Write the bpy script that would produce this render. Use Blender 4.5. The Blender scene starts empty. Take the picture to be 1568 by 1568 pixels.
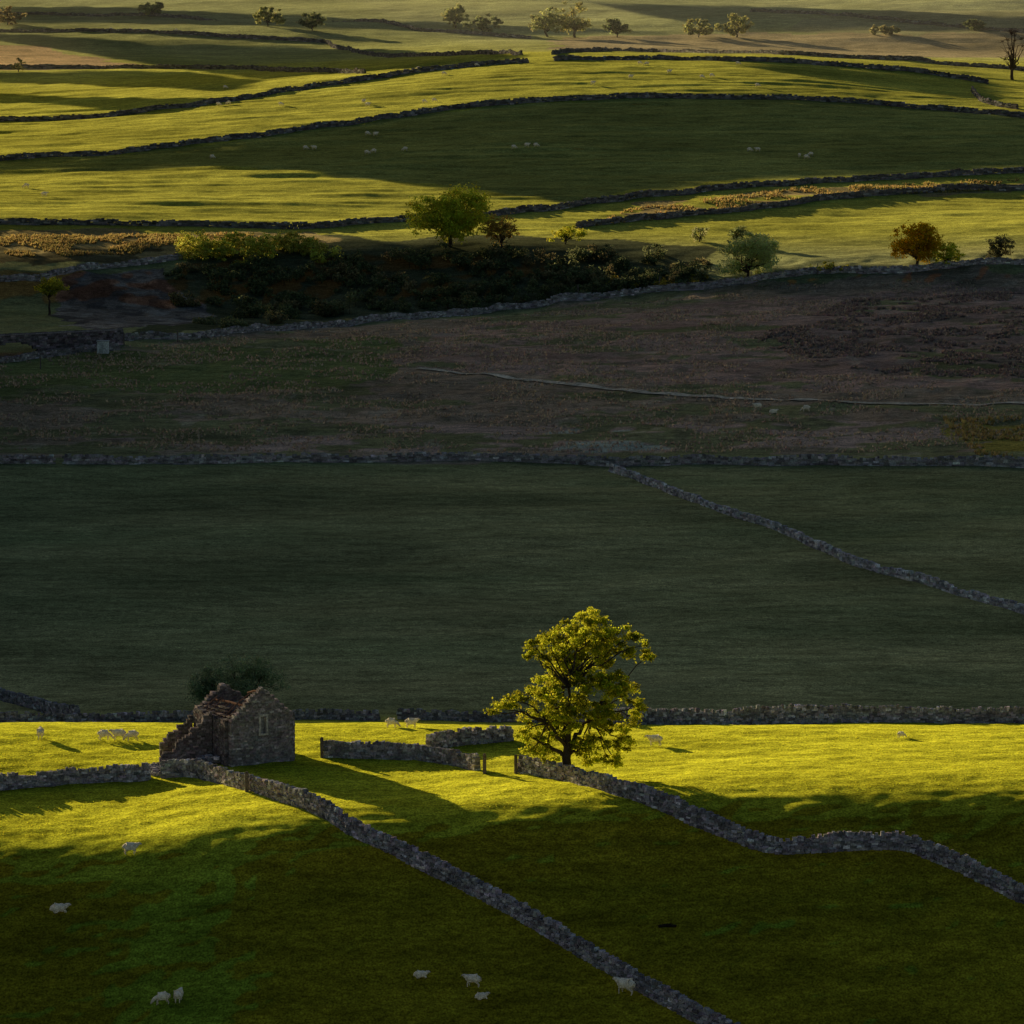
import bpy, math, numpy as np, random, bmesh
from mathutils import Vector
rng=np.random.default_rng(7); random.seed(7)
R=math.radians
CZ=80.0; PITCH=8.0; HALF=6.7
F=784/math.tan(R(HALF))
SUN_EL=10.5; SUN_AZ=-38.0
S=np.array([math.sin(R(SUN_AZ))*math.cos(R(SUN_EL)),math.cos(R(SUN_AZ))*math.cos(R(SUN_EL)),math.sin(R(SUN_EL))])
scene=bpy.context.scene

# ---------------------------------------------------------------- terrain function
def slope_of(py): return math.tan(math.atan((784-py)/F)-R(PITCH))
def vnoise(x,y,seed=0):
    x=np.asarray(x,float); y=np.asarray(y,float)
    xi=np.floor(x).astype(np.int64); yi=np.floor(y).astype(np.int64)
    fx=x-xi; fy=y-yi; fx=fx*fx*(3-2*fx); fy=fy*fy*(3-2*fy)
    def h(a,b):
        n=(a*374761393+b*668265263+seed*1442695041)&0x7fffffff
        n=((n^(n>>13))*1274126177)&0x7fffffff
        n=n^(n>>16)
        return (n&0xffff)/65535.0
    return (h(xi,yi)*(1-fx)+h(xi+1,yi)*fx)*(1-fy)+(h(xi,yi+1)*(1-fx)+h(xi+1,yi+1)*fx)*fy-0.5
def sstep(a,b,x):
    t=np.clip((x-a)/(b-a),0,1); return t*t*(3-2*t)
UC=np.linspace(-0.135,0.135,55)
colpx=np.array([0,400,800,1200,1568.]); colu=(colpx-784)/F
bpx=(np.array([0,200,350,600,800,1000,1568.])-784)/F
bpy_=np.array([1292,1282,1245,1248,1224,1212,1200.])
bD=np.array([346,346,347,347,349,350,350.])
bz=np.array([d*slope_of(p) for d,p in zip(bD,bpy_)])
rows=[(400,[-76.0]*5),(415,[-78.2]*5),(600,[-76.6]*5),
(680,[-76.5,-76.5,-76.3,-75.5,-75]),(750,[-75.5,-75.3,-75.3,-74.3,-73.5]),
(825,[-76.6,-78.8,-78.6,-74.4,-74.3]),(835,[-74.2,-79.2,-79,-73.6,-73.4]),(845,[-70.2,-77.8,-77.6,-70.5,-70]),(873,[-69,-68.9,-68.9,-69,-68.3]),(900,[-66.5,-67.4,-67.6,-67.2,-66.5]),(950,[-63.8]*5),
(1020,[-61.2,-59.5,-58,-57.5,-57.5]),(1065,[-59.3,-56.8,-53.8,-53.5,-54.8]),
(1110,[-56.6,-53.6,-49.8,-49.7,-52.6]),(1150,[-55.5,-51.2,-46,-46.2,-52]),
(1190,[-56,-50.3,-43.1,-43.5,-52]),(1240,[-56.5,-51,-43.5,-44.5,-52]),
(1330,[-54.5,-51.5,-46,-46.5,-49.5]),(1450,[-52,-54.5,-50.5,-52,-53]),(1560,[-51.5,-50,-49.5,-51,-51.5]),(1640,[-46,-44.5,-46,-44,-43]),
(1780,[-49.5,-52,-49.5,-41,-50]),(1950,[-48,-42,-38.5,-50,-50]),(2100,[-45.5,-45.5,-46.5,-45,-37.5]),(2500,[-42,-31,-41,-42,-40]),(3200,[-28,-34,-34,-20,-34]),(4500,[0]*5),(7500,[70]*5)]
DT=np.arange(150,7500,2.0)
TAB=np.zeros((len(UC),len(DT)))
for i,u in enumerate(UC):
    Db=np.interp(u,bpx,bD); zb=np.interp(u,bpx,bz)
    sA=(385*slope_of(1112)-zb)/(385-Db)
    d=DT-Db
    a=sA*d; b=0.385*d; k=0.40
    fg=zb-k*np.log(np.exp(-np.clip(a,-60,60)/k)+np.exp(-np.clip(b,-60,60)/k))
    fg=np.where(b<-15,zb+b,fg)
    dk=[385]+[r[0] for r in rows]; zk=[385*slope_of(1112)]+[np.interp(u,colu,r[1]) for r in rows]
    far=np.interp(DT,dk,zk)
    z=np.where(DT<=385,fg,far)
    def sm(z,s,n):
        ker=np.exp(-0.5*(np.arange(-n,n+1)/s)**2); ker/=ker.sum()
        return np.convolve(np.pad(z,n,mode='edge'),ker,'valid')
    z1=sm(z,1.7,5); z2=sm(z,1.2,2); z3=sm(z,5.0,14)
    w=sstep(400,440,DT); zz=z2*(1-w)+z1*w
    w=sstep(900,960,DT); TAB[i]=zz*(1-w)+z3*w
k=np.exp(-0.5*(np.arange(-4,5)/2.0)**2); k/=k.sum()
TAB=np.apply_along_axis(lambda c:np.convolve(np.pad(c,4,mode='edge'),k,'valid'),0,TAB)
cA=math.cos(R(-SUN_AZ)); sA_=math.sin(R(-SUN_AZ))
def shade_hill_h(x,y):
    # added ridge out of frame, height set to cast shade over the valley
    c=cA*x+sA_*y; kk=sA_-.125*cA; m=52.0
    cE=cA*52+sA_*391
    tipD=np.where(c<cE,391,c/(sA_+.13*cA)); tipx=(c-tipD*sA_)/cA
    Dc=(c+cA*m)/kk; xc=(c-sA_*Dc)/cA
    dist=np.hypot(tipx-xc,tipD-Dc)
    H=dist*math.tan(R(SUN_EL))*1.02+1.0
    t=np.abs(x-xc)
    prof=np.where(x<xc,1-sstep(0,150,t),1-sstep(0,50,t))
    c0=-55*cA+sA_*391
    return np.maximum(H,0)*prof*sstep(c0-16,c0,c)*(1-sstep(335,385,c))*sstep(330,380,y)
def height(x,y,shade_hill=True):
    x=np.asarray(x,float); y=np.asarray(y,float)
    u=np.clip(x/np.maximum(y,1),-0.1345,0.1345)
    ui=(u-UC[0])/(UC[1]-UC[0]); i0=np.clip(ui.astype(int),0,len(UC)-2); fu=ui-i0
    di=np.clip((y-DT[0])/2.0,0,len(DT)-1.001); j0=di.astype(int); fd=di-j0
    z=(TAB[i0,j0]*(1-fu)+TAB[i0+1,j0]*fu)*(1-fd)+(TAB[i0,j0+1]*(1-fu)+TAB[i0+1,j0+1]*fu)*fd
    near=1-sstep(395,430,y); far=sstep(850,950,y); low=1-.5*(1-sstep(335,350,y))
    n=low*(0.26*vnoise(x/11,y/7,1)+0.15*vnoise(x/3.5,y/1.9,2))
    n=n+near*low*(0.10*vnoise(x/1.3,y/0.8,3))
    n=n+(1-near)*(1.0*vnoise(x/60,y/45,4)+0.3*vnoise(x/12,y/9,9))
    moor=sstep(590,640,y)*(1-sstep(850,870,y)); n=n+moor*(0.5*vnoise(x/5,y/6,5)+0.3*vnoise(x/2.2,y/3,6))
    n=n+far*(0.55*vnoise(x/40+y/60,y/4.5,7)+0.8*vnoise(x/90,y/30,8)+.30*vnoise(x/16,y/2.3,12))
    farther=sstep(1300,1500,y); n=n+farther*(5.0*vnoise(x/110,y/80,11))
    z=CZ+z+n
    return z+shade_hill_h(x,y) if shade_hill else z
YS=np.concatenate([np.arange(250,440,0.25),np.arange(440,1400,0.8),np.arange(1400,7000,4)])
def G(px,py):
    """ground position under an image pixel, cast through the camera onto the terrain"""
    b=(784-py)/F; a=(px-784)/F; p=R(PITCH)
    yy=math.cos(p)+b*math.sin(p); zz=b*math.cos(p)-math.sin(p)
    xs=YS*a/yy; rz=CZ+YS*zz/yy; d=rz-height(xs,YS,False)
    k=np.argmax(d<0)
    if d[k]>=0: k=len(YS)-1
    t=d[k-1]/(d[k-1]-d[k]) if k>0 else 0
    y=YS[k-1]+(YS[k]-YS[k-1])*t
    return (y*a/yy,y)
def GL(pts): return [G(*p) for p in pts]
def h1(x,y): return float(height(np.array([x]),np.array([y]))[0])

# ---------------------------------------------------------------- mesh helper
class MB:
    def __init__(s): s.V=[];s.F4=[];s.C=[];s.M=[];s.n=0;s.F3=[];s.M3=[]
    def add(s,V,F,col=None,mat=0):
        V=np.asarray(V,float); F=np.asarray(F,int)
        if len(V)==0: return
        if col is None: col=np.ones((len(V),3))
        col=np.asarray(col,float)
        if col.ndim==1: col=np.tile(col,(len(V),1))
        s.V.append(V); s.C.append(col)
        if F.shape[1]==4: s.F4.append(F+s.n); s.M.append(np.full(len(F),mat))
        else: s.F3.append(F+s.n); s.M3.append(np.full(len(F),mat))
        s.n+=len(V)
    def build(s,name,mats,smooth=False,parent=None):
        V=np.concatenate(s.V); C=np.concatenate(s.C)
        me=bpy.data.meshes.new(name)
        f4=np.concatenate(s.F4) if s.F4 else np.zeros((0,4),int)
        f3=np.concatenate(s.F3) if s.F3 else np.zeros((0,3),int)
        m=np.concatenate((s.M if s.M else [])+(s.M3 if s.M3 else []))
        me.vertices.add(len(V)); me.vertices.foreach_set('co',V.astype(np.float32).ravel())
        nl=len(f4)*4+len(f3)*3; me.loops.add(nl)
        me.loops.foreach_set('vertex_index',np.concatenate([f4.ravel(),f3.ravel()]).astype(np.int32))
        npoly=len(f4)+len(f3); me.polygons.add(npoly)
        st=np.concatenate([np.arange(len(f4))*4,len(f4)*4+np.arange(len(f3))*3]).astype(np.int32)
        me.polygons.foreach_set('loop_start',st)
        me.polygons.foreach_set('material_index',m.astype(np.int32))
        me.polygons.foreach_set('use_smooth',np.full(npoly,smooth))
        me.update(calc_edges=True); me.validate()
        at=me.color_attributes.new('Col','FLOAT_COLOR','POINT')
        at.data.foreach_set('color',np.concatenate([C,np.ones((len(C),1))],1).astype(np.float32).ravel())
        for mm in mats: me.materials.append(mm)
        ob=bpy.data.objects.new(name,me); scene.collection.objects.link(ob)
        if parent: ob.parent=parent
        return ob
BF=np.array([[0,3,2,1],[4,5,6,7],[0,1,5,4],[1,2,6,5],[2,3,7,6],[3,0,4,7]])
def boxes(mb,C,D,L,T,H,col,jit=0.03,mat=0):
    """C centres (N,3); D unit direction (N,2); half extents L,T,H"""
    N=len(C)
    if N==0: return
    C=np.asarray(C); D=np.asarray(D); L=np.asarray(L)*np.ones(N);T=np.asarray(T)*np.ones(N);H=np.asarray(H)*np.ones(N)
    sg=np.array([[-1,-1,-1],[1,-1,-1],[1,1,-1],[-1,1,-1],[-1,-1,1],[1,-1,1],[1,1,1],[-1,1,1]],float)
    P=sg[None]*np.stack([L,T,H],1)[:,None,:]
    P=P+rng.normal(0,jit,P.shape)
    X=P[...,0]*D[:,None,0]-P[...,1]*D[:,None,1]
    Y=P[...,0]*D[:,None,1]+P[...,1]*D[:,None,0]
    V=np.stack([X,Y,P[...,2]],2)+C[:,None,:]
    Fc=(BF[None]+(np.arange(N)*8)[:,None,None]).reshape(-1,4)
    mb.add(V.reshape(-1,3),Fc,np.repeat(col,8,axis=0),mat)
def tube(mb,pts,rad,col,sides=7,mat=0):
    pts=np.asarray(pts,float); n=len(pts); V=[]
    for i in range(n):
        d=pts[min(i+1,n-1)]-pts[max(i-1,0)]; d/=np.linalg.norm(d)+1e-9
        a=np.cross(d,[0.3,1,0.1]); a/=np.linalg.norm(a)+1e-9; b=np.cross(d,a)
        for k in range(sides):
            t=2*math.pi*k/sides; V.append(pts[i]+rad[i]*(math.cos(t)*a+math.sin(t)*b))
    Fq=[[i*sides+k,i*sides+(k+1)%sides,(i+1)*sides+(k+1)%sides,(i+1)*sides+k] for i in range(n-1) for k in range(sides)]
    mb.add(V,Fq,col,mat)
def leaves(mb,C,size,col,mat=0):
    N=len(C)
    a=rng.normal(size=(N,3)); a/=np.linalg.norm(a,axis=1)[:,None]
    b=np.cross(a,rng.normal(size=(N,3))); b/=np.linalg.norm(b,axis=1)[:,None]
    s=(size*rng.uniform(0.6,1.3,N))[:,None]
    V=np.stack([C-a*s*.9,C-b*s*.55,C+a*s*.9,C+b*s*.55],1).reshape(-1,3)
    mb.add(V,np.arange(N*4).reshape(-1,4),np.repeat(col,4,axis=0),mat)

# ---------------------------------------------------------------- materials
def mat(name):
    m=bpy.data.materials.new(name); m.use_nodes=True; nt=m.node_tree; nt.nodes.clear()
    out=nt.nodes.new('ShaderNodeOutputMaterial'); return m,nt,out
def N(nt,t,**k):
    n=nt.nodes.new(t)
    for a,b in k.items(): setattr(n,a,b)
    return n
def mul(nt,a,b):
    n=N(nt,'ShaderNodeMix',data_type='RGBA',blend_type='MULTIPLY'); n.inputs[0].default_value=1
    for s,v in ((6,a),(7,b)):
        if hasattr(v,'is_linked'): nt.links.new(v,n.inputs[s])
        else: n.inputs[s].default_value=(*v,1)
    return n.outputs[2]
def noise_val(nt,vec,scale,stretch=(1,1,1),lo=.7,hi=1.3,detail=3,fmin=.3,fmax=.7):
    mp=N(nt,'ShaderNodeMapping'); mp.inputs['Scale'].default_value=tuple(scale*s for s in stretch)
    nt.links.new(vec,mp.inputs[0])
    n=N(nt,'ShaderNodeTexNoise'); n.inputs['Scale'].default_value=1; n.inputs['Detail'].default_value=detail
    nt.links.new(mp.outputs[0],n.inputs['Vector'])
    r=N(nt,'ShaderNodeMapRange'); r.inputs[1].default_value=fmin;r.inputs[2].default_value=fmax;r.inputs[3].default_value=lo;r.inputs[4].default_value=hi
    nt.links.new(n.outputs[0],r.inputs[0]); return r.outputs[0],n.outputs[0]
def mk_ground():
    m,nt,out=mat('grass_ground')
    geo=N(nt,'ShaderNodeNewGeometry'); P=geo.outputs['Position']
    at=N(nt,'ShaderNodeAttribute',attribute_name='Col')
    c=at.outputs['Color']
    v1,hn=noise_val(nt,P,0.035,(.6,1,1),.78,1.22,2)
    v2,_=noise_val(nt,P,0.5,(.35,1,1),.74,1.26,2)
    v3,n3=noise_val(nt,P,6.0,(1,.7,1),.45,1.5,3)
    v4,n4=noise_val(nt,P,2.0,(.6,1,1),.70,1.30,2)
    for v in (v1,v2,v3,v4): c=mul(nt,c,v)
    ad=N(nt,'ShaderNodeMath',operation='ADD'); nt.links.new(n3,ad.inputs[0]); nt.links.new(n4,ad.inputs[1])
    bp=N(nt,'ShaderNodeBump'); bp.inputs['Strength'].default_value=.9; bp.inputs['Distance'].default_value=.16
    nt.links.new(ad.outputs[0],bp.inputs['Height'])
    # upright blades: the lit side of the sward faces along the ground rather than up
    sc=N(nt,'ShaderNodeVectorMath',operation='SCALE'); sc.inputs[3].default_value=0.06; nt.links.new(bp.outputs[0],sc.inputs[0])
    va=N(nt,'ShaderNodeVectorMath',operation='ADD'); nt.links.new(sc.outputs[0],va.inputs[0]); va.inputs[1].default_value=tuple(S)
    nn=N(nt,'ShaderNodeVectorMath',operation='NORMALIZE'); nt.links.new(va.outputs[0],nn.inputs[0])
    d1=N(nt,'ShaderNodeBsdfDiffuse'); nt.links.new(c,d1.inputs[0]); nt.links.new(nn.outputs[0],d1.inputs['Normal'])
    d2=N(nt,'ShaderNodeBsdfDiffuse'); nt.links.new(mul(nt,c,(.42,.80,.98)),d2.inputs[0]); nt.links.new(bp.outputs[0],d2.inputs['Normal'])
    mx=N(nt,'ShaderNodeMixShader'); mx.inputs[0].default_value=.25
    nt.links.new(d1.outputs[0],mx.inputs[1]); nt.links.new(d2.outputs[0],mx.inputs[2]); nt.links.new(mx.outputs[0],out.inputs[0]); return m
def mk_leaf(name,trans=.5):
    m,nt,out=mat(name); at=N(nt,'ShaderNodeAttribute',attribute_name='Col')
    d=N(nt,'ShaderNodeBsdfDiffuse'); nt.links.new(mul(nt,at.outputs['Color'],(.36,.60,.6)),d.inputs[0])
    t=N(nt,'ShaderNodeBsdfTranslucent'); nt.links.new(at.outputs['Color'],t.inputs[0])
    mx=N(nt,'ShaderNodeMixShader'); mx.inputs[0].default_value=trans
    nt.links.new(d.outputs[0],mx.inputs[1]); nt.links.new(t.outputs[0],mx.inputs[2]); nt.links.new(mx.outputs[0],out.inputs[0]); return m
def mk_rough(name,sc=6,bump=.05,tint=(1,1,1)):
    m,nt,out=mat(name); at=N(nt,'ShaderNodeAttribute',attribute_name='Col'); geo=N(nt,'ShaderNodeNewGeometry')
    v,n=noise_val(nt,geo.outputs['Position'],sc,(1,1,1),.55,1.4,3)
    v2,_=noise_val(nt,geo.outputs['Position'],sc*.15,(1,1,1),.75,1.2,1)
    c=mul(nt,mul(nt,mul(nt,at.outputs['Color'],v),v2),tint)
    p=N(nt,'ShaderNodeBsdfDiffuse'); nt.links.new(c,p.inputs[0])
    bp=N(nt,'ShaderNodeBump'); bp.inputs['Strength'].default_value=.8; bp.inputs['Distance'].default_value=bump
    nt.links.new(n,bp.inputs['Height']); nt.links.new(bp.outputs[0],p.inputs['Normal']); nt.links.new(p.outputs[0],out.inputs[0]); return m
M_G=mk_ground(); M_LEAF=mk_leaf('foliage',.6); M_GR=mk_leaf('grass_blades',.65)
M_ST=mk_rough('limestone'); M_BARK=mk_rough('bark',9,.03); M_WOOD=mk_rough('old_timber',9,.01); M_WOOL=mk_rough('wool',25,.02); M_SL=mk_rough('stone_slate',5,.02)
M_SHEET=mk_rough('shade_sheet_mat',.02,.5)

# ---------------------------------------------------------------- terrain mesh
u_in=np.linspace(-0.128,0.128,430)
ul=-np.concatenate([[1.0,.8,.65,.55,.48],np.linspace(.42,.131,75)]); ucols=np.concatenate([ul,u_in,-ul[::-1]])
yr=np.concatenate([np.arange(180,290,5),np.arange(290,404,.4),np.arange(404,815,1.4),np.arange(815,1260,1.0),np.arange(1260,2300,4),np.arange(2300,7500,60)])
UU,YY=np.meshgrid(ucols,yr); XX=UU*YY; ZZ=height(XX,YY)
nr,nc=XX.shape
def pip(px,py,poly):
    ins=np.zeros(px.shape,bool); n=len(poly)
    for i in range(n):
        x1,y1=poly[i]; x2,y2=poly[(i+1)%n]
        if y1==y2: continue
        cnd=((y1>py)!=(y2>py))&(px<(x2-x1)*(py-y1)/(y2-y1)+x1); ins^=cnd
    return ins
WX=XX+8*vnoise(XX/9,YY/14,21)*sstep(380,500,YY)+3*vnoise(XX/3,YY/5,22); WY=YY+12*vnoise(XX/12,YY/12,23)*sstep(380,500,YY)
col=np.zeros((nr,nc,3))
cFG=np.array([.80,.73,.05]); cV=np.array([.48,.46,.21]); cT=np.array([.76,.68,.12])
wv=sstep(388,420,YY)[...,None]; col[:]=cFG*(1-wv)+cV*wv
# faint tonal drift of the big pasture (drier and wetter ground)
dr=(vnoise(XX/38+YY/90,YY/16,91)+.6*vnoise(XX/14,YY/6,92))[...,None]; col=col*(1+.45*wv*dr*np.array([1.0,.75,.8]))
# bank below the brow: its shade painted in as greener, darker grass colour
w_shade=(1-sstep(334,350,YY+2.5*vnoise(XX/6,YY/4,41)))[...,None]; col=col*(1-w_shade)+np.array([.46,.58,.05])*w_shade
wt=sstep(850,900,YY)[...,None]; col=col*(1-wt)+cT*wt
w_haze=sstep(1250,1700,YY)[...,None]; col=col*(1-w_haze)+np.array([.54,.52,.24])*w_haze  # paler far ground: distance haze put into the colour
def paint(poly,c,warp=True,a=1.0,edge=None):
    w=GL(poly)
    m=pip(WX if warp else XX,WY if warp else YY,w)
    if edge is not None: m=m&edge
    col[m]=col[m]*(1-a)+np.array(c)*a
nz=vnoise(XX/14,YY/10,31)+.5*vnoise(XX/4,YY/3,32)
nf=vnoise(XX/4,YY/5,33)+.7*vnoise(XX/1.6,YY/2,34)
paint([(-300,247),(0,246),(200,234),(400,210),(560,187),(700,167),(850,155),(1000,150),(1150,152),(1300,157),(1450,170),(1568,181),(1850,195),(1850,256),(1568,258),(1200,272),(1000,292),(900,308),(700,290),(560,272),(430,258),(300,254),(150,260),(-300,261)],(.46,.46,.14),a=.8)  # shade of the upper field painted in, same outline as its overhead sheet
moor=[(-300,700),(-300,560),(200,530),(500,500),(900,455),(1250,420),(1800,405),(1800,700)]
paint(moor,(.44,.40,.19))
paint(moor,(.70,.47,.34),edge=nz>-.02,a=.8)
paint([(600,555),(700,500),(1000,475),(1250,450),(1800,420),(1800,600),(1300,600),(950,585)],(.78,.48,.37),edge=nz>-.2,a=.85)
paint([(1150,520),(1300,450),(1800,420),(1800,585),(1300,560)],(.52,.35,.29),edge=nz>-.1,a=.55)
paint(moor,(.30,.26,.15),edge=nf>.32,a=.55)
paint(moor,(.82,.66,.48),edge=nf<-.42,a=.45)
paint([(100,665),(600,640),(900,655),(1568,640),(1568,680),(900,690),(400,690)],(.82,.56,.45),edge=nz>0,a=.8)
paint([(850,660),(1050,660),(1100,685),(860,690)],(.80,.78,.62),edge=nz>.05)
paint([(-200,560),(200,535),(560,515),(620,560),(500,600),(100,600),(-200,640)],(.36,.38,.14),edge=nz>-.25)
paint([(1450,640),(1700,640),(1700,700),(1500,700)],(.7,.53,.12),edge=nz>.0)
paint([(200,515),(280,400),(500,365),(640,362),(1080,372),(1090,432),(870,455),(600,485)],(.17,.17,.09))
scree=[(90,425),(260,406),(335,492),(160,508),(85,492)]
paint(scree,(.44,.355,.31)); paint(scree,(.26,.21,.19),edge=nf>.1); paint(scree,(.62,.52,.46),edge=nf<-.3)
paint([(-300,358),(480,356),(500,372),(260,390),(-300,402)],(.66,.48,.22))
paint([(-300,378),(100,380),(240,388),(150,405),(-300,430)],(.24,.19,.10),edge=nz>-.15)
paint([(980,312),(1250,287),(1750,268),(1750,283),(1300,300),(1000,335),(900,345)],(.58,.42,.19),edge=nz>-.12)
paint([(-300,72),(60,72),(270,103),(-300,106)],(.76,.50,.28))
paint([(850,58),(1100,52),(1568,45),(1800,40),(1800,92),(1300,84),(1000,77),(850,82)],(.64,.48,.27))
paint([(1200,45),(1800,10),(1800,30),(1400,55)],(.5,.45,.23))
mb=MB()
idx=np.arange(nr*nc).reshape(nr,nc)
Fq=np.stack([idx[:-1,:-1],idx[:-1,1:],idx[1:,1:],idx[1:,:-1]],-1).reshape(-1,4)
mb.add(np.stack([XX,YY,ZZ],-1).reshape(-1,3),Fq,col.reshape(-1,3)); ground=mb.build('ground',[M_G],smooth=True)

# ---------------------------------------------------------------- shade sheets (added out of frame up the sun, outlined to shade chosen ground)
def shade_sheet(poly,zc=86.0,name='shade_sheet'):
    w=[]
    n=len(poly)
    for i in range(n):
        a,b=poly[i],poly[(i+1)%n]; m=max(2,int(math.hypot(a[0]-b[0],(a[1]-b[1])*6)/45))
        for k in range(m):
            t=k/m; w.append((a[0]*(1-t)+b[0]*t,a[1]*(1-t)+b[1]*t))
    pts=[]
    for p in w:
        x,y=G(*p); z=float(height(np.array([x]),np.array([y]),False)[0]); t=(zc-z)/S[2]
        x2=x+S[0]*t; y2=y+S[1]*t
        x2+=float(vnoise(x2/18,y2/18,50))*6; y2+=float(vnoise(x2/15,y2/15,51))*8
        pts.append((x2,y2))
    me=bpy.data.meshes.new(name); k=len(pts)
    V=[(x,y,zc) for x,y in pts]+[(x,y,zc+.8) for x,y in pts]
    Fs=[list(range(k))[::-1],list(range(k,2*k))]+[[i,(i+1)%k,k+(i+1)%k,k+i] for i in range(k)]
    me.from_pydata(V,[],Fs); me.update()
    at=me.color_attributes.new('Col','FLOAT_COLOR','POINT'); at.data.foreach_set('color',np.ones(2*k*4,np.float32)*.7)
    me.materials.append(M_SHEET); ob=bpy.data.objects.new(name,me); scene.collection.objects.link(ob)
shade_sheet([(-300,404),(0,404),(180,408),(260,428),(330,474),(420,488),(560,490),(900,462),(1080,450),(1250,440),(1430,434),(1530,446),(1850,446),(1850,950),(-300,950)])
shade_sheet([(-300,247),(0,246),(200,234),(400,210),(560,187),(700,167),(850,155),(1000,150),(1150,152),(1300,157),(1450,170),(1568,181),(1850,195),(1850,256),(1568,258),(1200,272),(1000,292),(900,308),(700,290),(560,272),(430,258),(300,254),(150,260),(-300,261)])
shade_sheet([(-100,50),(60,55),(400,72),(810,84),(740,96),(560,109),(400,120),(260,104),(130,82)])
shade_sheet([(-300,110),(260,110),(400,122),(340,140),(200,132),(0,128),(-300,128)])
shade_sheet([(-300,143),(0,143),(120,150),(330,152),(200,172),(60,158),(-300,156)])
shade_sheet([(1180,96),(1500,123),(1520,155),(1330,128),(1120,103)])
shade_sheet([(-300,6),(200,12),(560,30),(800,40),(1000,48),(820,52),(400,38),(-300,30)])
shade_sheet([(900,4),(1300,14),(1568,26),(1850,25),(1850,44),(1568,46),(1100,46)])

# ---------------------------------------------------------------- dry stone walls
def resample(pts,step):
    pts=np.array(pts,float); seg=np.linalg.norm(np.diff(pts,axis=0),axis=1); s=np.concatenate([[0],np.cumsum(seg)])
    q=np.arange(0,s[-1],step); return np.stack([np.interp(q,s,pts[:,0]),np.interp(q,s,pts[:,1])],1),q,s[-1]
def stone_cols(n,base=(.29,.265,.285),v=.5):
    b=np.array(base)[None]*rng.uniform(1-v,1+v,(n,1)); w=rng.random(n)<.14; b[w]*=1.8
    return np.clip(b*(1+rng.normal(0,.05,(n,3))),.02,.8)
def stone_wall(pts,h=1.4,step=.42,ch=.2,name='dry_stone_wall',base=(.29,.265,.285),gap=0):
    P,q,L=resample(pts,.5 if step<1 else 1.5)
    if len(P)>9:
        kk=np.ones(5)/5
        P=np.stack([np.convolve(np.pad(P[:,i],2,mode='edge'),kk,'valid') for i in (0,1)],1)
        wob=.6 if step<1 else .9
        P=P+wob*np.stack([vnoise(q/9,q*0+P[0,0],62),vnoise(q/9,q*0+P[0,0],63)],1)
    mb=MB(); nco=max(2,int(round((h-.25)/ch)))
    ctr=[];dr=[];LL=[];TT=[];HH=[]
    hv=lambda s: h*(1+.28*float(vnoise(s/6.0,h*3.1,61))+.2*float(vnoise(s/1.6,h*3.1,66))-gap*max(0,float(vnoise(s/4.0,5.5,64))*2-.15))
    for k in range(nco+1):
        s=-rng.random()*step
        while s<L:
            l=step*rng.uniform(.5,1.4); cope=(k==nco)
            if cope: l=step*rng.uniform(.35,.8)
            sm=min(max(s+l/2,0),L)
            x=np.interp(sm,q,P[:,0]); y=np.interp(sm,q,P[:,1]); x2=np.interp(min(sm+.6,L),q,P[:,0]); y2=np.interp(min(sm+.6,L),q,P[:,1])
            x1=np.interp(max(sm-.6,0),q,P[:,0]); y1=np.interp(max(sm-.6,0),q,P[:,1])
            d=np.array([x2-x1,y2-y1]); d/=np.linalg.norm(d)+1e-9
            f=hv(sm)/h
            zz=(k+.5)*ch*f if not cope else (nco*ch*f+.10)
            if cope and rng.random()<.15: s+=l; continue
            ctr.append((x,y,zz-.08)); dr.append(d); LL.append(l/2); TT.append((.34-.13*k/nco)+rng.normal(0,.035)); HH.append((ch*f/2+.012) if not cope else rng.uniform(.08,.24))
            s+=l
    ctr=np.array(ctr); ctr[:,2]+=height(ctr[:,0],ctr[:,1])
    boxes(mb,ctr,np.array(dr),LL,TT,HH,stone_cols(len(ctr),base),jit=.025 if step<1 else .05)
    return mb.build(name,[M_ST])
near=dict(h=1.35,step=.42,ch=.2)
W=[ [(-120,1216),(0,1210),(120,1198),(238,1190)],
 [(246,1191),(300,1188),(370,1207),(440,1228),(540,1280),(640,1325),(740,1375),(840,1432),(940,1490),(1040,1545),(1110,1582),(1190,1630)],
 [(790,1182),(870,1196),(950,1218),(1060,1262),(1180,1307),(1280,1301),(1385,1298),(1460,1330),(1568,1382),(1700,1435)],
 [(493,1158),(560,1160),(640,1163),(700,1172),(740,1180)],
 [(655,1150),(700,1141),(790,1133)]]
for w in W: stone_wall(GL(w),**near)
def at_D(lst): return [((px-784)/F*d*1.0,d) for px,d in lst]
stone_wall(at_D([(935,387),(975,391),(1080,393),(1250,394),(1400,393),(1700,392)]),**dict(near,h=1.65))
stone_wall(at_D([(-100,396),(120,399),(300,401),(580,402)]),**dict(near,h=1.15,base=(.24,.225,.24)))
stone_wall(at_D([(600,403),(790,401),(930,396)]),**dict(near,h=1.1,base=(.24,.225,.24)))
stone_wall(GL([(-80,1052),(0,1070),(60,1088),(120,1100)]),**dict(near,h=1.2,base=(.23,.215,.23)))
mid=dict(h=1.3,step=.75,ch=.27,base=(.28,.26,.265),gap=.5)
for w in [ [(-100,707),(0,710),(85,710)],[(95,710),(300,711),(500,708),(700,705),(860,709),(930,714),(1100,711),(1300,713),(1700,715)],
 [(190,522),(300,520),(450,505),(600,490),(760,475),(870,460),(1000,447),(1100,440),(1250,418),(1380,418),(1450,411),(1700,402)],
 [(-100,440),(60,430),(150,412),(280,395)] ]:
    stone_wall(GL(w),**mid)
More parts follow.
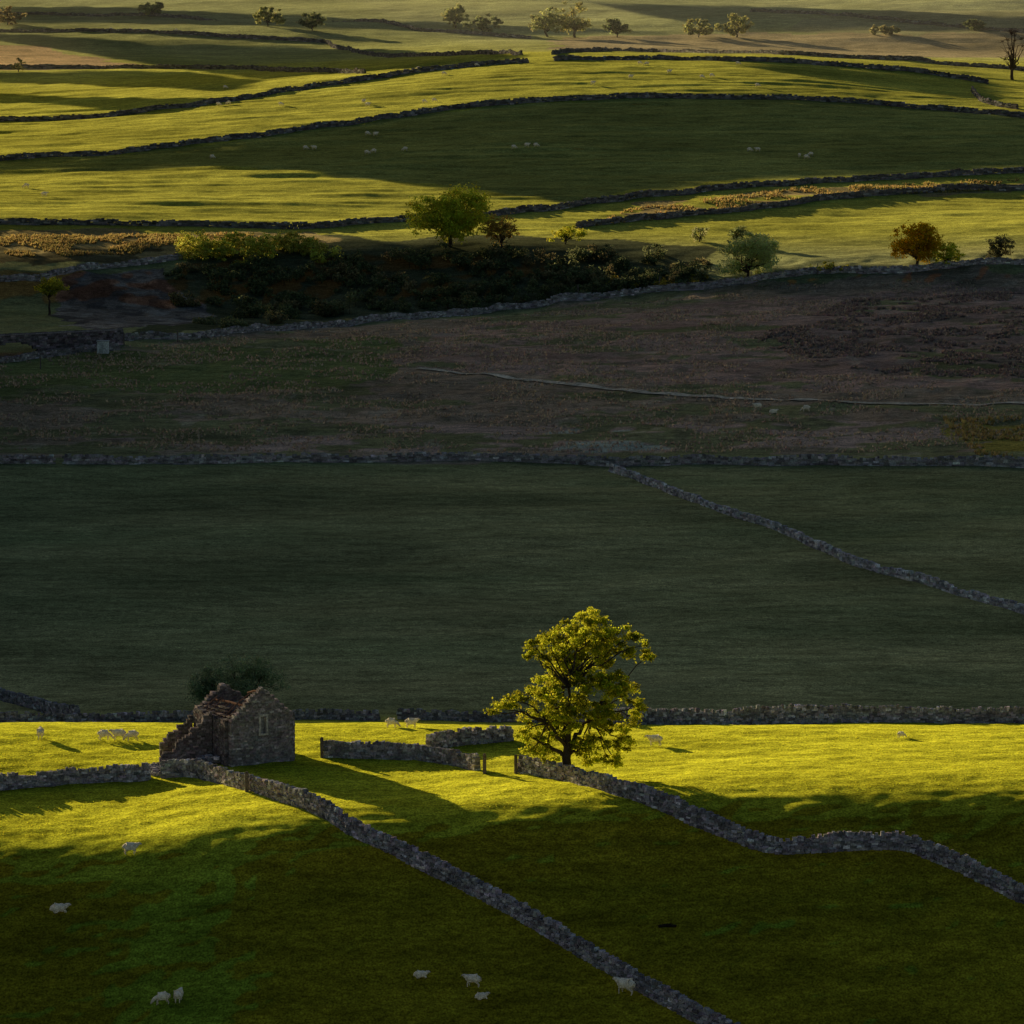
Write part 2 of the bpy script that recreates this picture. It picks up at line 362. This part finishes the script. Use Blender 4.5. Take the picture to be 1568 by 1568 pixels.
stone_wall(GL([(935,722),(1000,745),(1080,775),(1200,815),(1300,862),(1400,890),(1500,920),(1640,960)]),**dict(mid,h=1.15,gap=.7,base=(.43,.405,.41)))
fr=dict(h=1.4,step=1.2,ch=.38,base=(.15,.14,.14),gap=.4)
for w in [ [(-100,346),(0,343),(250,346),(480,350),(640,338),(780,328),(950,308),(1100,291),(1250,281),(1400,273),(1700,262)],
 [(880,350),(1000,336),(1150,323),(1300,303),(1450,291),(1700,288)],
 [(-100,248),(0,246),(200,234),(400,210),(560,187),(700,167),(850,155),(1000,150),(1150,152),(1300,157),(1450,170),(1568,181),(1700,192)],
 [(-100,187),(0,186),(150,181),(330,158),(480,134),(600,117),(720,102),(812,96)],
 [(845,94),(1000,91),(1130,94),(1300,102),(1430,114),(1520,130)],
 [(-100,107),(120,104),(260,105),(400,108),(560,113)],
 [(845,84),(1000,80),(1200,84),(1400,93),(1600,112)],
 [(1490,140),(1500,155),(1560,168)],
 [(-100,46),(200,50),(500,66),(800,84)],[(1150,18),(1350,30),(1568,50),(1700,60)],[(-50,20),(300,30),(640,48),(820,60)] ]:
    stone_wall(GL(w),**fr)

# ---------------------------------------------------------------- ruined barn
barn=bpy.data.objects.new('ruined_stone_barn',None); scene.collection.objects.link(barn)
bx,by=G(352,1174); B0=np.array([bx,by]); bzg=h1(bx,by)-.3
a=np.array([.90,.436]); b=np.array([-.436,.90])
def masonry(name,P0,P1,hf,z0=bzg,openings=(),th=.3,base=(.17,.15,.16),cap=.22,rg=.03):
    mb=MB(); P0=np.array(P0);P1=np.array(P1); L=np.linalg.norm(P1-P0); d=(P1-P0)/L
    ctr=[];LL=[];TT=[];HH=[];zc=0
    while zc<8.5:
        chh=rng.uniform(.13,.2); s=-rng.random()*.3
        while s<L:
            l=rng.uniform(.18,.45); s0=max(s,0); s1=min(s+l,L); sm=(s0+s1)/2; s+=l
            if s1-s0<.06: continue
            if zc+chh*.5>hf(sm/L)+rng.normal(0,rg): continue
            if any(o[0]<sm<o[1] and o[2]<zc+chh/2<o[3] for o in openings): continue
            p=P0+d*sm; ctr.append((p[0],p[1],z0+zc+chh/2)); LL.append((s1-s0)/2+.004); TT.append(th+rng.normal(0,.02)); HH.append(chh/2+.004)
        zc+=chh
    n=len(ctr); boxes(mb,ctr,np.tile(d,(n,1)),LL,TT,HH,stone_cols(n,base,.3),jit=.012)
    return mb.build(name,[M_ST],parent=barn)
GW=5.9; BL=7.6; EV=4.35; AP=7.05
gab=lambda t:EV+(AP-EV)*(1-abs(t-.5)*2)
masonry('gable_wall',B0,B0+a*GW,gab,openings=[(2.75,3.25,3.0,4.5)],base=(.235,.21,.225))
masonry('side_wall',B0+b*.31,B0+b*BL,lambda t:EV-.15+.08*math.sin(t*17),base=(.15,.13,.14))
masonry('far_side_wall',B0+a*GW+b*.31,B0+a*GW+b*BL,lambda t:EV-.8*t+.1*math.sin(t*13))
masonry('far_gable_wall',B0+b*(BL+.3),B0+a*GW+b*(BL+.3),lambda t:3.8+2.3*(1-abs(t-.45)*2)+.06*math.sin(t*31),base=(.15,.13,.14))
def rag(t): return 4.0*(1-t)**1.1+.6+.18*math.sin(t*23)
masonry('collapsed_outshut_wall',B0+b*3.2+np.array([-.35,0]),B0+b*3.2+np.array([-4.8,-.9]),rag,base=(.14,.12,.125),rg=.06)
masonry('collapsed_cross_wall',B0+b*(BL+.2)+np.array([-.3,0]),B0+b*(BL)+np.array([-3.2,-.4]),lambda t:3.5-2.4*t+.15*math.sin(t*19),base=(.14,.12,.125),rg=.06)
mb=MB(); n=420; t=rng.random(n)**.8; P=B0+b*2.6+np.outer(t,[-5.6,-1.2])+rng.normal(0,.7,(n,2)); zz=height(P[:,0],P[:,1])+np.abs(rng.normal(0,.3,n))*(1-t)+.05
ang=rng.random(n)*6.28; boxes(mb,np.column_stack([P,zz]),np.stack([np.cos(ang),np.sin(ang)],1),rng.uniform(.1,.3,n),rng.uniform(.1,.22,n),rng.uniform(.07,.16,n),stone_cols(n),.03); mb.build('rubble',[M_ST],parent=barn)
def p3(al,be,z): q=B0+a*al+b*be; return np.array([q[0],q[1],bzg+z])
mb=MB()
for al,z,L_,H_ in [(3.0,4.58,.44,.1),(3.0,2.92,.44,.08)]:
    boxes(mb,[p3(al,-.08,z)],[a],L_,.3,H_,np.array([[.52,.49,.47]]),.006)
for al in (2.67,3.33): boxes(mb,[p3(al,-.08,3.74)],[a],.085,.3,.74,np.array([[.52,.49,.47]]),.006)
mb.build('window_surround',[M_ST],parent=barn)
mb=MB(); boxes(mb,[p3(3.0,.0,3.74)],[a],.23,.03,.74,np.array([[.34,.33,.33]]),.004); mb.build('window_blocking',[M_ST],parent=barn)
mb=MB()
for al,z,be0,be1 in [(1.5,5.4,.1,BL-.1),(.5,4.5,.2,6.2),(4.4,5.4,.2,5.2),(2.95,6.6,0,3.0)]:
    tube(mb,[p3(al,be0,z),p3(al,(be0+be1)/2,z-.2),p3(al,be1,z-.6)],[.12,.11,.09],np.array([.15,.09,.07]),6)
for be in np.arange(.9,6.8,.8):
    tube(mb,[p3(0,be,4.15),p3(1.5,be,5.45),p3(2.6,be,6.2)] if be<2 else [p3(0,be,4.1),p3(1.4+.4*random.random(),be,5.25)],[.07,.06,.05][:3 if be<2 else 2],np.array([.16,.10,.08]),5)
mb.build('roof_timbers',[M_WOOD],parent=barn)
mb=MB(); C=[]
for be in np.arange(.4,7.2,.36):
    for al in np.arange(.0,2.0,.28):
        if rng.random()<.3 or al>.35+1.4*abs(float(vnoise(be*.7,3.3,77)))*2: continue
        C.append(p3(al,be,4.3+al*.86-.05*be))
boxes(mb,np.array(C),np.tile(b,(len(C),1)),.22,.2,.03,stone_cols(len(C),(.14,.115,.11),.3),.03); mb.build('roof_slates',[M_SL],parent=barn)

# ---------------------------------------------------------------- trees
def foliage(mb,lobes,nl,size,colr,clump=.4,inner=.5,shade=.35,mat=1,per=38,smin=.6,pw=2.0):
    lob=np.array(lobes,float); vol=lob[:,3]**pw; pr=vol/vol.sum()
    nc_=max(12,int(nl/per)); ii=rng.choice(len(lob),nc_,p=pr)
    d=rng.normal(size=(nc_,3)); d/=np.linalg.norm(d,axis=1)[:,None]; rr=lob[ii,3]*(inner+(1.0-inner)*rng.random(nc_)**.5)
    cc=lob[ii,:3]+d*rr[:,None]*np.array([1,1,.85])
    cs=rng.uniform(smin,1.4,nc_)*clump; cb=rng.uniform(1-shade,1+shade,nc_)
    jj=rng.integers(0,nc_,nl); C=cc[jj]+rng.normal(size=(nl,3))*cs[jj][:,None]*np.array([1,1,.6])
    colr=np.array(colr)[None]*cb[jj][:,None]*rng.uniform(.75,1.25,(nl,1)); colr=colr*(1+rng.normal(0,.06,(nl,3)))
    leaves(mb,C,size,np.clip(colr,.004,.88),mat); return cc
def limb(mb,p0,p1,r0,r1,bend=.3,colr=(.07,.055,.045)):
    p0=np.array(p0,float);p1=np.array(p1,float); n=7; L=np.linalg.norm(p1-p0); t=np.linspace(0,1,n)
    pts=p0+(p1-p0)*t[:,None]; w=rng.normal(0,.05*L,(n,3))*np.sin(t*math.pi)[:,None]; pts=pts+w; pts[:,2]+=bend*L*.25*np.sin(t*math.pi)
    tube(mb,pts,r0*(1-t)+r1*t,np.array(colr),7); return pts
tx,ty=G(868,1190); tz=h1(tx,ty)-.15; ppm=F/ty
L2=[(905,950,26),(870,962,24),(943,958,20),(842,985,26),(890,990,28),(930,985,24),(958,992,15),(985,985,12),(996,1002,10),(972,972,11),(818,985,13),(808,998,8),(828,1010,14),
(862,1030,30),(905,1035,30),(945,1040,24),(965,1062,20),(982,1080,12),(835,1045,22),(812,1065,18),(788,1072,15),(768,1080,12),(752,1088,9),
(848,1080,26),(888,1075,22),(925,1085,24),(955,1098,20),(975,1100,11),(818,1100,24),(800,1118,15),(845,1115,22),(822,1138,20),(905,1118,20),(935,1125,24),(955,1140,16),(928,1155,19),(905,1165,13),(840,1160,17),(812,1152,13),(945,1165,12),(870,1012,22),(925,1010,20),(870,1100,18),(890,1140,18)]
lobes=[]
for (x_,y_,r_) in L2:
    lobes.append((tx+(x_-868)/ppm,ty+rng.normal(0,1.0)*(r_/22),tz+.15+(1193-y_)/ppm,r_/ppm*1.0))
    if r_>21 and y_<1100: lobes.append((tx+(x_-868)/ppm*.85,ty+rng.choice([-1,1])*rng.uniform(1.5,3.4),tz+.15+(1191-y_)/ppm,r_/ppm*.85))
mb=MB()
tr=[(tx,ty,tz-.2),(tx+.03,ty,tz+.8),(tx-.05,ty,tz+1.8),(tx+.1,ty,tz+2.8)]
tube(mb,tr,[.58,.42,.38,.36],np.array([.06,.05,.04]),10)
top=np.array(tr[-1]); forks=[]
for dx,dz,r in [(-1.6,2.2,.2),(-.5,3.2,.24),(.6,3.6,.24),(1.8,2.4,.2),(0,5.2,.2)]:
    q=top+np.array([dx,rng.normal(0,.6),dz]); limb(mb,top-np.array([0,0,.5]),q,r*1.1,r*.55); forks.append(q)
limb(mb,(tx,ty,tz+1.7),(tx-3.0,ty-.3,tz+3.6),.2,.08,.4); limb(mb,(tx,ty,tz+1.9),(tx+2.8,ty-.3,tz+3.6),.2,.08,.4)
for l in lobes:
    f=min(forks,key=lambda q:np.linalg.norm(q-np.array(l[:3]))); limb(mb,f,l[:3],.10,.03,.2)
foliage(mb,lobes,58000,.125,(.53,.50,.035),clump=.18,inner=.38,per=62,shade=.6,pw=1.8)
mb.build('maple_tree',[M_BARK,M_LEAF])

def tree(px,py,wpx,hpx,colr,name='broadleaf_tree',nl=5000,trunk=.14,sz=None,bare=False,D=None,sh=.35):
    if D is None: x,y=G(px,py)
    else: x,y=(px-784)/F*D,D
    z=h1(x,y)-.1; m=F/y; w=wpx/m; h=hpx/m; mb=MB()
    tr=h*trunk; limb(mb,(x,y,z-.2),(x+rng.normal(0,.02*h),y,z+h*.5),.03*h+.05,.012*h+.02,0)
    lob=[]; k=rng.integers(20,28)
    for i in range(k):
        # lobes over an egg-shaped crown
        d=rng.normal(size=3); d/=np.linalg.norm(d); q=rng.uniform(.5,1.0)
        r=rng.uniform(.17,.26)*min(w,h); wz=1-.25*max(d[2],0)
        lob.append((x+d[0]*(w/2-r*.6)*q*wz*1.1,y+d[1]*(w/2-r*.6)*q*wz,z+tr+(h-tr)/2+d[2]*((h-tr)/2-r*.7)*q,r))
    if not bare: lob.append((x,y,z+tr+(h-tr)*.42,.33*min(w,h)))
    for l in lob: limb(mb,(x,y,z+max(tr*.9,h*.15)),l[:3],.012*h+.02,.02,.2)
    if bare:
        for i in range(140):
            l=lob[rng.integers(len(lob))]; p=np.array(l[:3]); d=rng.normal(size=3); d/=np.linalg.norm(d); d[2]=abs(d[2])*.7
            limb(mb,p-d*.3*l[3],p+d*l[3]*1.3,.05,.015,.1,colr=(.09,.06,.05))
    else: foliage(mb,lob,nl,sz or max(.13,.012*h+1.0/m),colr,clump=.035*h+.1,inner=.25,shade=sh,pw=1.6)
    return mb.build(name,[M_BARK,M_LEAF])
YG=(.86,.74,.07); DG=(.30,.32,.13); OR=(.88,.46,.01); PG=(.56,.53,.20)
tree(690,378,128,104,YG,nl=14000,trunk=.0)
tree(768,380,58,54,(.75,.45,.12),'shrub',nl=3400,trunk=.0)
tree(866,374,60,34,YG,'shrub',nl=3000,trunk=.0)
tree(1143,428,130,78,(.84,.78,.30),'willow_shrub',nl=12000,trunk=.0)
tree(1130,374,40,36,DG,'shrub',nl=2400,trunk=.0)
tree(1072,370,32,30,(.6,.56,.28),'shrub',nl=1200,trunk=0)
tree(1404,408,90,76,OR,'autumn_maple_tree',nl=9000,trunk=.0,sh=.15)
tree(1450,409,54,42,YG,'shrub',nl=3000,trunk=.0)
tree(1530,402,54,46,(.26,.22,.11),'hawthorn_tree',nl=2500,trunk=.05)
tree(1268,416,66,16,(.7,.58,.08),'shrub',nl=1500,trunk=.0)
tree(1060,428,30,14,(.7,.5,.08),'shrub',nl=900,trunk=.0)
tree(75,482,54,60,(.6,.52,.06),'ash_tree',nl=2200,trunk=.5)
tree(28,110,30,22,(.5,.42,.18),'hawthorn_tree',nl=900,trunk=0)
for px,py,w,h,c in [(838,56,54,54,PG),(880,57,62,62,(.62,.54,.18)),(698,43,44,38,PG),(740,51,58,30,DG),(478,47,42,30,DG),(410,40,54,32,PG),(235,25,52,24,PG),(945,57,50,30,DG),(1070,57,64,30,(.62,.56,.2)),(1128,57,52,40,(.62,.56,.2)),(1355,53,50,16,(.58,.50,.22)),(1492,47,40,20,DG),(12,38,56,30,(.5,.38,.18))]:
    tree(px,py,w,h,tuple(np.array(c)*.8),nl=2800,trunk=.0,sz=.46)
tree(1550,122,50,84,(.1,.08,.05),'bare_ash_tree',bare=True)
tree(318,1104,95,80,(.36,.40,.22),nl=8000,D=418,trunk=.0,sz=.12); tree(372,1104,112,98,(.36,.40,.22),nl=10000,D=416,trunk=.0,sz=.12)
def mass(name,poly_rows,nl,sz,cols):
    mb=MB()
    for (px,py,w,h,ci) in poly_rows:
        x,y=G(px,py); m=F/y
        for k in range(5):
            r=h/m*rng.uniform(.25,.45); lx=x+rng.uniform(-.5,.5)*w/m; ly=y+rng.normal(0,1.2); z=h1(lx,ly); l=(lx,ly,z+rng.uniform(.1,.75)*(h/m-r*.6),r)
            foliage(mb,[l],int(nl*r*r/6)+60,sz,cols[ci],clump=.3,inner=.3,mat=0)
            tube(mb,[(l[0],l[1],z-.1),(l[0],l[1],l[2])],[.08,.03],np.array([.05,.04,.03]),5,mat=1)
    return mb.build(name,[M_LEAF,M_BARK])
TL=[]
for i in range(150):
    px=rng.uniform(280,1075)
    lo=np.interp(px,[280,350,500,800,1080],[470,500,490,465,430]); hi=np.interp(px,[280,350,500,620,900,1080],[414,408,400,392,392,400])
    py=rng.uniform(hi,lo); TL.append((px,py,rng.uniform(20,60),rng.uniform(10,28),0 if rng.random()<.8 else 1))
mass('hillside_scrub',TL,400,.26,[(.20,.21,.10),(.30,.24,.12)])
mass('sunlit_thicket',[(p,394+rng.uniform(-14,4),38,44+rng.uniform(-14,10)-abs(p-380)*.07,rng.integers(0,2)) for p in np.arange(285,510,12)],330,.24,[(.80,.70,.12),(.72,.60,.12)])
mass('wallside_brambles',[(p,438-(p-940)*.02+rng.uniform(-3,3),20,9,rng.integers(0,2)) for p in np.arange(940,1080,12)]+[(p,498+rng.uniform(-5,5),22,14,1) for p in np.arange(310,380,14)]+[(525,482,55,36,1)],400,.25,[(.7,.48,.08),(.26,.26,.13)])

# ---------------------------------------------------------------- rough grass masses
def tufts(name,polys,n,hh,wd,colf,nb=4,noise_thr=None):
    mb=MB()
    for poly,frac in polys:
        w=GL(poly); xs=[p[0] for p in w]; ys=[p[1] for p in w]
        k=int(n*frac); X=rng.uniform(min(xs),max(xs),k*3); Y=rng.uniform(min(ys),max(ys),k*3); ok=pip(X,Y,w)
        if noise_thr is not None: ok&=(vnoise(X/7,Y/9,71)+.6*vnoise(X/2.5,Y/3,72)>noise_thr)
        X=X[ok][:k];Y=Y[ok][:k]; m=len(X); Z=height(X,Y)
        tc=colf(m)
        for j in range(nb):
            an=rng.random(m)*6.28; h=hh*rng.uniform(.5,1.3,m); ww=wd*rng.uniform(.6,1.2,m)
            ox=rng.normal(0,wd*.5,m); oy=rng.normal(0,wd*.5,m); lx=rng.normal(0,.35,m)*h; ly=rng.normal(0,.35,m)*h
            p0=np.stack([X+ox-np.cos(an)*ww,Y+oy-np.sin(an)*ww,Z-.03],1); p1=np.stack([X+ox+np.cos(an)*ww,Y+oy+np.sin(an)*ww,Z-.03],1); p2=np.stack([X+ox+lx,Y+oy+ly,Z+h],1)
            mb.add(np.stack([p0,p1,p2],1).reshape(-1,3),np.arange(m*3).reshape(-1,3),np.repeat(tc,3,axis=0))
    return mb.build(name,[M_GR])
def cf(c,v=.25):
    def f(m): return np.clip(np.array(c)[None]*rng.uniform(1-v,1+v,(m,1))*(1+rng.normal(0,.06,(m,3))),.005,.88)
    return f
FGP=[(-60,1290),(-60,1180),(0,1118),(500,1118),(1600,1114),(1640,1205),(800,1235)]
tufts('pasture_grass',[(FGP,1)],12000,.07,.035,cf((.86,.78,.05)),nb=3)
tufts('moor_grass',[([(-50,690),(-50,560),(200,530),(900,465),(1600,425),(1600,690)],1)],20000,.36,.12,cf((.62,.46,.34),.4),nb=4,noise_thr=-.02)
tufts('heather',[([(1150,520),(1300,460),(1650,440),(1650,590),(1300,565)],1)],4500,.42,.28,cf((.38,.27,.24),.3),nb=6,noise_thr=.0)
tufts('rushes',[([(960,322),(1250,286),(1650,268),(1650,284),(1300,301),(1000,338),(900,348)],.8),([(-50,362),(480,358),(490,370),(250,386),(-50,396)],.5),([(1440,640),(1640,640),(1640,700),(1500,700)],.1)],6500,.5,.16,cf((.54,.38,.14),.4),nb=6,noise_thr=-.05)

# ---------------------------------------------------------------- path, bridge, cabinet, posts
pts,q,L=resample(GL([(640,565),(760,575),(900,592),(1000,603),(1150,612),(1300,617),(1640,618)]),1.0)
mb=MB(); d=np.gradient(pts,axis=0); d/=np.linalg.norm(d,axis=1)[:,None]; nrm=np.stack([-d[:,1],d[:,0]],1)
A=pts+nrm*.9*(1+.8*vnoise(q/3,q*0,81))[:,None]; Bp=pts-nrm*.9*(1+.8*vnoise(q/2.3,q*0,82))[:,None]; n=len(pts)
V=np.concatenate([np.column_stack([A,height(A[:,0],A[:,1])+.16]),np.column_stack([Bp,height(Bp[:,0],Bp[:,1])+.16])])
mb.add(V,[[i,n+i,n+i+1,i+1] for i in range(n-1)],np.array([.66,.56,.42])); mb.build('footpath',[mk_rough('path_gravel',1.5)])
P0=np.array(G(-60,548)); P1=np.array(G(186,528)); L=np.linalg.norm(P1-P0); d=(P1-P0)/L; mb=MB(); z0=h1(*((P0+P1)/2))-.3
ctr=[];LL=[];HH=[]; zc=0; ac=L*.33
while zc<3.6:
    s=0
    while s<L:
        l=rng.uniform(.4,.9); sm=s+l/2; s+=l
        if ((sm-ac)/4.2)**2+(zc/2.3)**2<1: continue
        p=P0+d*sm; ctr.append((p[0],p[1],z0+zc+.15)); LL.append(l/2+.01); HH.append(.16)
    zc+=.3
boxes(mb,ctr,np.tile(d,(len(ctr),1)),LL,.3+rng.normal(0,.03,len(ctr)),HH,stone_cols(len(ctr),(.15,.13,.14)),.02)
cp=P0+d*L/2; boxes(mb,[(cp[0],cp[1],z0+3.75)],[d],L/2,.42,.1,np.array([[.28,.25,.26]]),.01)
nrm2=np.array([-d[1],d[0]]); c2=cp+nrm2*3; boxes(mb,[(c2[0],c2[1],z0+2.8)],[d],L/2,2.5,.2,np.array([[.1,.09,.09]]),.01)
mb.build('stone_bridge',[M_ST])
stone_wall(GL([(-100,562),(0,556),(60,548),(110,542),(186,536)]),h=1.2,step=.8,ch=.3,base=(.22,.205,.21))
cx,cy=G(158,541); cz=h1(cx,cy); mb=MB(); boxes(mb,[(cx,cy,cz+1.0),(cx,cy,cz+2.08)],[(1,0)]*2,[.95,1.05],[.6,.7],[1.0,.07],np.array([[.6,.64,.64],[.4,.42,.42]]),.0); boxes(mb,[(cx-.3,cy-.62,cz+.95)],[(1,0)],.4,.02,.8,np.array([[.45,.5,.5]]),0); mb.build('trackside_cabinet',[M_WOOD])
def post(px,py,h,name='gate_post',w=.1):
    x,y=G(px,py); z=h1(x,y); mb=MB(); boxes(mb,[(x,y,z+h/2-.1)],[(1,0)],w,w,h/2+.1,np.array([[.16,.13,.12]]),.01); boxes(mb,[(x,y,z+h+.04)],[(1,0)],w*.7,w*.7,.04,np.array([[.16,.13,.12]]),.005); mb.build(name,[M_WOOD])
for p in [(742,1184,1.6),(790,1184,1.5),(493,1160,1.7),(378,1212,1.6)]: post(*p,w=.14)
for p in [(190,528),(272,524),(62,565),(1252,420),(885,452),(1010,440),(1150,432)]: post(*p,2.0,name='fence_post',w=.09)
x,y=G(1022,1420); z=h1(x,y); mb=MB(); tube(mb,[(x-.7,y,z+.08),(x,y+.1,z+.14),(x+.7,y,z+.1)],[.12,.15,.1],np.array([.03,.025,.02]),8); tube(mb,[(x+.1,y,z+.1),(x+.3,y+.3,z+.3)],[.06,.03],np.array([.03,.025,.02]),6); mb.build('fallen_log',[M_BARK])

# ---------------------------------------------------------------- sheep
def sheep_mesh(kind):
    V=[];E=[];Rd=[]
    def v(p,r,par=None):
        V.append(p);Rd.append(r)
        if par is not None: E.append((par,len(V)-1))
        return len(V)-1
    dz=-.30 if kind=='lying' else 0
    mid_=v((0,0,.60+dz),.30); ru=v((-.34,0,.62+dz),.27,mid_); rr=v((-.52,0,.60+dz),.15,ru); v((-.6,0,.46+dz),.04,rr)
    chs=v((.32,0,.62+dz),.26,mid_)
    if kind=='grazing':
        n1=v((.52,0,.50),.14,chs); n2=v((.66,0,.33),.09,n1); hd=v((.73,0,.2),.085,n2); mz=v((.80,0,.07),.05,hd)
        v((.68,.11,.28),.02,n2); v((.68,-.11,.28),.02,n2)
    else:
        n1=v((.50,0,.72+dz),.16,chs); n2=v((.60,0,.82+dz),.11,n1); hd=v((.70,0,.84+dz),.09,n2); mz=v((.84,0,.76+dz),.055,hd)
        v((.62,.13,.86+dz),.02,n2); v((.62,-.13,.86+dz),.02,n2)
    for s in (1,-1):
        if kind=='lying':
            f=v((.3,.15*s,.2),.08,chs); f2=v((.5,.17*s,.07),.05,f); v((.36,.2*s,.04),.035,f2)
            h=v((-.3,.2*s,.2),.11,ru); h2=v((-.1,.27*s,.09),.06,h); v((-.3,.28*s,.04),.04,h2)
        else:
            st=.05*s
            f=v((.3,.12*s,.40),.085,chs); f2=v((.32+st,.12*s,.22),.042,f); f3=v((.31+st,.12*s,.06),.03,f2); v((.34+st,.12*s,.0),.034,f3)
            h=v((-.32,.14*s,.42),.12,ru); h2=v((-.27-st,.14*s,.33),.08,h); h3=v((-.43-st,.13*s,.22),.042,h2); h4=v((-.4-st,.13*s,.06),.031,h3); v((-.37-st,.13*s,0),.035,h4)
    me=bpy.data.meshes.new('s'); me.from_pydata(V,E,[]); me.update()
    ob=bpy.data.objects.new('tmp',me); scene.collection.objects.link(ob)
    ob.modifiers.new('k','SKIN')
    for i,r in enumerate(Rd): me.skin_vertices[0].data[i].radius=(r,r)
    me.skin_vertices[0].data[0].use_root=True
    sb=ob.modifiers.new('b','SUBSURF'); sb.levels=2; sb.render_levels=2
    dg=bpy.context.evaluated_depsgraph_get(); dg.update(); m2=bpy.data.meshes.new_from_object(ob.evaluated_get(dg))
    bpy.data.objects.remove(ob)
    n=len(m2.vertices); co=np.zeros(n*3,np.float32); m2.vertices.foreach_get('co',co); co=co.reshape(-1,3)
    body=(np.abs(co[:,0]+.04)<.58)&(co[:,2]>.34+dz)
    co[body]+=rng.normal(0,.014,(body.sum(),3)); m2.vertices.foreach_set('co',co.ravel())
    C=np.ones((n,4),np.float32); C[:,:3]=(.78,.68,.56); C[body,:3]=np.array([.98,.86,.68])
    hx=(co[:,0]>.76); C[hx,:3]=(.5,.42,.36)
    at=m2.color_attributes.new('Col','FLOAT_COLOR','POINT'); at.data.foreach_set('color',C.ravel())
    for p in m2.polygons: p.use_smooth=True
    m2.materials.clear(); m2.materials.append(M_WOOL); m2.name='sheep_'+kind; return m2
SM={k:sheep_mesh(k) for k in ('standing','grazing','lying')}
SH=[(200,1308,'standing',0,1),(90,1397,'lying',10,1.1),(248,1538,'grazing',190,1),(274,1534,'standing',80,1),(644,1497,'lying',0,.85),(724,1511,'standing',170,1),(737,1530,'lying',20,.8),(958,1522,'standing',150,1.25),
(62,1131,'standing',95,1),(160,1133,'grazing',10,.95),(182,1133,'standing',185,1),(202,1134,'grazing',200,.95),(1003,1142,'standing',180,1),(600,1114,'grazing',0,.9),(630,1114,'standing',0,.9),
(1160,627,'standing',190,1),(1184,633,'lying',20,1),(1234,630,'grazing',180,1),(1380,1130,'grazing',20,.6),
(563,207,'grazing',0,1),(575,208,'standing',20,1),(562,236,'grazing',0,1),(572,234,'grazing',180,1),(468,229,'grazing',0,1),(481,229,'standing',180,1),(325,243,'grazing',30,1),(787,228,'grazing',20,1),(807,225,'standing',0,1),(821,225,'grazing',0,1),(1148,232,'grazing',0,1),(1160,232,'standing',180,1),(1224,241,'standing',90,1),(1235,243,'grazing',0,1),(1241,239,'grazing',180,1),(620,231,'grazing',180,1),
(557,158,'standing',60,1.1),(563,163,'standing',10,1.1),(665,156,'grazing',0,1),(650,158,'grazing',0,1),(680,115,'grazing',0,1),(908,130,'standing',30,1.1),(966,120,'standing',0,1),(980,99,'grazing',0,1),(990,100,'grazing',180,1),(1025,112,'standing',0,1),(1075,120,'grazing',0,1),(1090,118,'grazing',0,1),(1130,99,'grazing',0,1),(730,102,'grazing',0,1),(640,107,'grazing',180,1),(505,131,'grazing',0,1),(335,162,'grazing',0,1),(350,160,'grazing',180,1),(430,162,'grazing',0,1),(1160,133,'grazing',0,1),(40,288,'grazing',180,1.1),(68,301,'standing',0,1.1),(345,136,'grazing',0,1),(270,48,'grazing',0,1),(170,46,'grazing',0,1),(200,47,'grazing',0,1)]
for px,py,k,r,s in SH:
    x,y=G(px,py); ob=bpy.data.objects.new('sheep',SM[k]); scene.collection.objects.link(ob)
    ob.location=(x,y,h1(x,y)-.01); ob.rotation_euler=(0,0,R(r)); ob.scale=(s*1.08,)*3

# ---------------------------------------------------------------- distant haze (real scattering air in the far dale)
me=bpy.data.meshes.new('haze'); bx0=[(x,y,z) for z in (0.,140.) for y,xx in ((1230.,900.),(6500.,3000.)) for x in (-xx,xx)]
me.from_pydata(bx0,[],[(0,1,3,2),(4,6,7,5),(0,4,5,1),(1,5,7,3),(3,7,6,2),(2,6,4,0)]); me.update()
bm=bmesh.new(); bm.from_mesh(me); bmesh.ops.recalc_face_normals(bm,faces=bm.faces[:])
if bm.calc_volume(signed=True)<0: bmesh.ops.reverse_faces(bm,faces=bm.faces[:])
bm.to_mesh(me); bm.free(); me.update()
hz=bpy.data.objects.new('haze',me); scene.collection.objects.link(hz)
m,nt,out=mat('haze_air'); vs=nt.nodes.new('ShaderNodeVolumeScatter'); vs.inputs['Color'].default_value=(1,.96,.86,1); vs.inputs['Density'].default_value=1.1e-4; vs.inputs['Anisotropy'].default_value=.5
nt.links.new(vs.outputs[0],out.inputs['Volume']); me.materials.append(m)

# ---------------------------------------------------------------- light, sky, camera
w=bpy.data.worlds.new('World'); scene.world=w; w.use_nodes=True; nt=w.node_tree
bg=nt.nodes['Background']; sky=nt.nodes.new('ShaderNodeTexSky'); sky.sky_type='NISHITA'; sky.sun_disc=False
sky.sun_elevation=R(SUN_EL); sky.sun_rotation=R(SUN_AZ)%(2*math.pi); nt.links.new(sky.outputs[0],bg.inputs[0]); bg.inputs[1].default_value=.06
sl=bpy.data.lights.new('sun','SUN'); sl.energy=5; sl.angle=R(.4); sl.color=(1,.82,.46); so=bpy.data.objects.new('sun',sl); scene.collection.objects.link(so)
so.rotation_euler=Vector(tuple(S)).to_track_quat('Z','Y').to_euler(); so.location=(-200,600,300)
cam=bpy.data.cameras.new('camera'); cam.sensor_width=36; cam.lens=18/math.tan(R(HALF)); cam.clip_start=1; cam.clip_end=12000
co=bpy.data.objects.new('camera',cam); scene.collection.objects.link(co); co.location=(0,0,CZ); co.rotation_euler=(R(90-PITCH),0,0); scene.camera=co
scene.view_settings.view_transform='Standard'; scene.view_settings.look='None'; scene.view_settings.exposure=0
